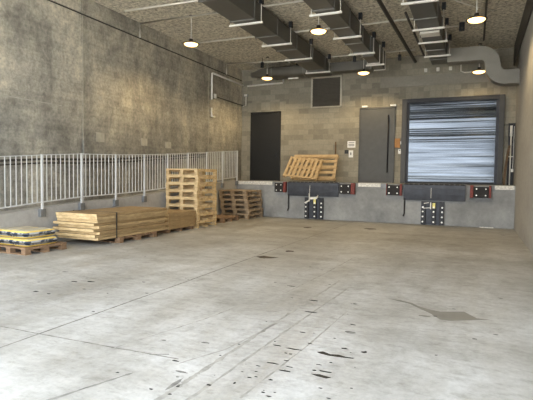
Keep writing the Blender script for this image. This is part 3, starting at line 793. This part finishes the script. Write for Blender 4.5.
# trapeze hangers
def hanger(x0, x1, y, zb, lab, thick=.045):
    t = thing('duct_hanger', lab, 'duct hanger', ((x0 + x1) / 2, y, zb), group='white channel hangers under the ducts'); w = (x1 - x0) / 2
    B(-w, w, -.025, .025, -thick, 0).build('cross_channel', M['strut'], t)
    for s in (-1, 1):
        rod = MB().tube([(s * (w - .04), 0, -.0), (s * (w - .04), 0, ZC - zb)], .010, 8).build('rod', M['conduit'], t)
        if s > 0: B(s * (w - .04) - .045, s * (w - .04) + .045, -.05, .05, ZC - zb - .16, ZC - zb).build('beam_clamp', M['blacksteel'], rod)
YS = [10.63, 12.6, 14.38, 16.38]
nm = ['duct nearest the left wall', 'middle ceiling duct', 'duct that joins the curved duct']
for di, (x0, x1) in enumerate([(-5.72, -4.82), (-3.64, -2.88), (-1.6, -.84)]):
    for k, y in enumerate(YS):
        if di == 1 and k == 3: continue
        if di == 2 and k >= 2: y = [0, 0, 13.85, 15.42][k]
        hanger(x0, x1, y, 5.078, '%s white hanger from the front visible under the %s' % (['nearest', 'second', 'third', 'rearmost'][k] if not (di == 1 and k == 2) else 'rearmost', nm[di]))
hanger(-3.38, -2.8, 15.5, 4.978, 'white hanger under the stepped end box of the middle duct')
hanger(-6.6, -6.2, 16.95, 5.06, 'white hanger under the oval duct above the near-black door')
tag(B(-1.46, -.99, 12.9, 13.25, 5.04, 5.1).build('access_panel', M['strut'], bevel=.006), 'bright white panel under the duct that joins the curved duct', 'access panel')

# conduits across the ceiling
def conduit(pts, r, m, lab, cat='conduit', nm='ceiling_conduit', grp='thin pale conduits on the ceiling'):
    return tag(MB().tube(pts, r, 8).build(nm, m, smooth=True), lab, cat, grp)
zc = ZC - .05
conduit([(-8.5, 10.1, zc), (-5.6, 10.16, zc)], .028, M['conduit'], 'short pale conduit on ceiling nearest the camera at left wall')
conduit([(XL + .05, 11.08, 5.22), (XL + .05, 11.08, zc), (-3.5, 11.1, zc)], .026, M['conduit'], 'pale conduit crossing ceiling at the two nearer left lamps')
conduit([(XL + .05, 13.35, zc), (-.9, 13.4, zc)], .028, M['conduit'], 'pale conduit crossing ceiling midway between the lamp rows')
conduit([(XL + .05, 16.17, 5.2), (XL + .05, 16.17, zc), (-7.0, 16.5, zc), (-2.0, 16.6, zc)], .028, M['conduit'], 'pale conduit crossing ceiling nearest the block wall')
conduit([(-.95, 14.3, zc - .05), (-.6, 14.3, zc - .05)], .018, M['conduit'], 'short pale conduit stub beside duct and curved duct')
conduit([(-.9, 12.0, zc), (-.2, 13.0, zc), (.30, 13.5, zc)], .014, M['conduit'], 'short slanting pale conduit above the lamp by the right wall')
q = thing('conduit_clamp', 'black clamp at the end of short stub near curved duct', 'clamp', (-.52, 14.35, ZC - .22), rot=(0, 0, 0)); B(-.07, .07, -.06, .06, 0, .22).build('body', M['blacksteel'], q, bevel=.01); MB().tube([(0, -.07, .06), (0, .07, .06)], .03, 10).build('bolt', M['darkpipe'], q)
conduit([(-2.19, .9, 5.42), (-2.19, 11.1, 5.42), (-2.10, 17.5, 5.42)], .05, M['darkpipe'], 'thick dark pipe along ceiling between middle and right ducts', 'pipe', 'ceiling_pipe', 'dark pipes along the ceiling')
conduit([(-1.74, 12.3, 5.42), (-1.74, 16.8, 5.42)], .032, M['darkpipe'], 'thinner dark pipe close beside the right-hand duct', 'pipe', 'ceiling_pipe', 'dark pipes along the ceiling')
conduit([(.07, .9, 5.55), (.07, 12.0, 5.55), (.04, 16.0, 5.55)], .026, M['darkpipe'], 'dark pipe along ceiling passing the lamp by the right wall', 'pipe', 'ceiling_pipe', 'dark pipes along the ceiling')
conduit([(-.62, D2 - .12, 5.3), (-.62, D2 - .12, 4.98), (-.5, D2 - .12, 4.93), (.3, D2 - .12, 4.96)], .022, M['conduit'], 'pale bent pipe on block wall above the roller shutter', 'pipe', 'wall_pipe', None)
for i, x in enumerate((-1.75, -1.35, -.95)):
    tag(B(x - .05, x + .05, D2 - .1, D2, 5.05, 5.17).build('junction_box', M['strut'], bevel=.008), ['leftmost', 'middle', 'rightmost'][i] + ' of three small boxes on block wall over roller shutter', 'junction box', 'small boxes over the roller shutter')
for i, (x, y) in enumerate([(-7.25, 16.0), (-3.95, 16.3), (-2.5, 16.6)]):
    q = thing('black_hanger', ['black hanger on ceiling beside the lamp at the near-black door', 'black hanger on ceiling beside the lamp over the grey door', 'black valve hanger near back end of the thick dark pipe'][i], 'hanger', (x, y, ZC - .36), group='black ceiling hangers')
    B(-.05, .05, -.05, .05, .0, .2).build('body', M['blacksteel'], q, bevel=.015); MB().tube([(0, 0, .19), (0, 0, .36)], .012, 8).build('stem', M['darkpipe'], q)
# white pipes
XW = XL + .06
q = thing('white_downpipe', 'white pipe dropping down left wall near the corner, with a gap', 'pipe', (XW, 15.07, 0))
MB().tube([(0, 0, 4.10), (0, 0, 5.03), (0, .06, 5.04), (0, 2.46, 5.03)], .034, 10).build('upper_pipe', M['whitepipe'], q, smooth=True)
MB().tube([(0, 0, 3.80), (0, 0, 3.50), (.02, .2, 3.50)], .034, 10).build('lower_pipe', M['whitepipe'], q, smooth=True)
B(-.03, .03, .18, .3, 4.17, 4.33).build('outlet_box', M['whitepipe'], q, bevel=.008)
tag(MB().tube([(XW, 15.38, 4.24), (XW, 17.3, 4.22), (XW, D2 - .03, 4.23)], .016, 8).build('dark_cable', M['darkpipe']), 'dark cable running along left wall to the corner', 'cable')
tag(MB().tube([(-8.6, D2 - .05, 4.99), (-7.06, D2 - .05, 5.02), (-7.04, D2 - .05, 5.04), (-7.04, D2 - .05, 5.26)], .034, 10).build('white_wall_pipe', M['whitepipe'], smooth=True), 'white pipe bent upward on block wall above the near-black door', 'pipe')
tag(MB().tube([(-8.66, D2 - .03, 4.60), (-8.66, D2 - .03, 4.22), (-8.8, D2 - .03, 4.2)], .02, 8).build('wall_stub_pipe', M['conduit']), 'short grey pipe in the corner beside near-black door', 'pipe')
q = thing('corner_junction_box', 'small grey box in the corner above short grey pipe', 'junction box', (-8.66, D2, 4.58)); B(-.08, .08, -.06, 0, 0, .1).build('housing', M['bracket'], q, bevel=.006); B(-.07, .07, -.066, -.06, .01, .09).build('cover', M['conduit'], q)

# right corner: dark cover, white pipe, leaning board
q = thing('black_corner_cover', 'tall black cover standing in the corner beside roller shutter', 'cover', (.98, D2, ZD)); B(-.10, .085, -.10, 0, .0, 1.97).build('cover_body', M['blacksteel'], q, bevel=.01); B(-.11, .09, -.11, 0, 1.97, 2.0).build('cap', M['blacksteel'], q)
q = thing('white_standpipe', 'white standpipe in front of the black corner cover', 'pipe', (.955, D2 - .16, ZD))
MB().tube([(0, 0, 0), (0, 0, 1.6)], .02, 10).build('pipe', M['whitepipe'], q, smooth=True); MB().tube([(0, 0, 1.58), (0, 0, 1.92)], .038, 12).build('sleeve', M['whitepipe'], q, smooth=True)
MB().tube([(-.06, 0, .92), (.09, 0, .92)], .015, 8).build('pipe_strap', M['whitepipe'], q); MB().tube([(.085, 0, .52), (.085, 0, 1.9)], .009, 8).build('side_tube', M['whitepipe'], q); B(.03, .105, -.04, .04, .42, .52).build('valve', M['whitepipe'], q, bevel=.01)
pl = MB(); rings = []
for k in range(9):
    t_ = k / 8; x = .78 + .13 * t_ ** 1.6; y = D2 - .62 + .35 * t_; z = ZD + 1.28 * t_
    rings.append([(x - .035, y - .01, z), (x + .035, y - .01, z), (x + .035, y + .012, z), (x - .035, y + .012, z)])
pl.sweep(rings); tag(pl.build('bent_plank', M['bark'], bevel=.002), 'bent brown plank leaning in the corner right of roller shutter', 'plank')
tag(MB().tube([(.66, D2 - .03, 3.16), (.98, D2 - .03, 3.16)], .014, 6).build('corner_conduit', M['darkpipe']), 'thin dark conduit from shutter frame to black corner cover', 'conduit')
tag(B(.10, .46, D1 - .05, D1 - .02, .0, .025).build('white_batten', M['edge']), 'white batten lying at foot of dock near the right wall', 'batten')

# ------------------------------------------------------------------ light
w = bpy.data.worlds.new('daylight'); sc.world = w; w.use_nodes = True
nt = w.node_tree; bg = nt.nodes['Background']
tc = nt.nodes.new('ShaderNodeTexCoord'); sp = nt.nodes.new('ShaderNodeSeparateXYZ'); nt.links.new(tc.outputs['Generated'], sp.inputs[0])
rp_ = nt.nodes.new('ShaderNodeValToRGB'); e = rp_.color_ramp.elements
e[0].position = 0.0; e[0].color = (.62, .64, .66, 1); e[1].position = .35; e[1].color = (.84, .92, 1, 1)
q = e.new(.06); q.color = (.92, .96, 1, 1)
nt.links.new(sp.outputs['Z'], rp_.inputs[0]); nt.links.new(rp_.outputs[0], bg.inputs[0]); bg.inputs[1].default_value = 3.9
pd = bpy.data.lights.new('front_opening_portal', 'AREA'); pd.shape = 'RECTANGLE'; pd.size = XR - XL; pd.size_y = 5.2; pd.cycles.is_portal = True
po = bpy.data.objects.new('front_opening_portal', pd); COL.objects.link(po); po.location = ((XL + XR) / 2, Y0 - .02, 2.6); po.rotation_euler = (PI / 2, 0, 0)
sd = bpy.data.lights.new('sun', 'SUN'); sd.energy = 11.0; sd.angle = .02; sd.color = (1, .95, .86)
so = bpy.data.objects.new('sun', sd); COL.objects.link(so); so.location = (-10, -20, 30)
so.rotation_euler = Vector((.2, .37, -1)).to_track_quat('-Z', 'Y').to_euler()

# ------------------------------------------------------------------ camera
F = Vector((-0.40069291, 0.91490084, -0.04900665)); Rv = Vector((0.91563923, 0.40176071, 0.01389745)); U = Vector((-0.03240373, 0.0393038, 0.99870176))
cd = bpy.data.cameras.new('camera'); cd.sensor_width = 36; cd.sensor_fit = 'HORIZONTAL'; cd.lens = 480.0187 / 533 * 36
co = bpy.data.objects.new('camera', cd); COL.objects.link(co)
m = Matrix.Identity(4)
for i in range(3): m[i][0] = Rv[i]; m[i][1] = U[i]; m[i][2] = -F[i]
m[2][3] = 1.3718
co.matrix_world = m; sc.camera = co
sc.view_settings.view_transform = 'Standard'; sc.view_settings.look = 'None'; sc.view_settings.exposure = 1.15; sc.view_settings.gamma = 1
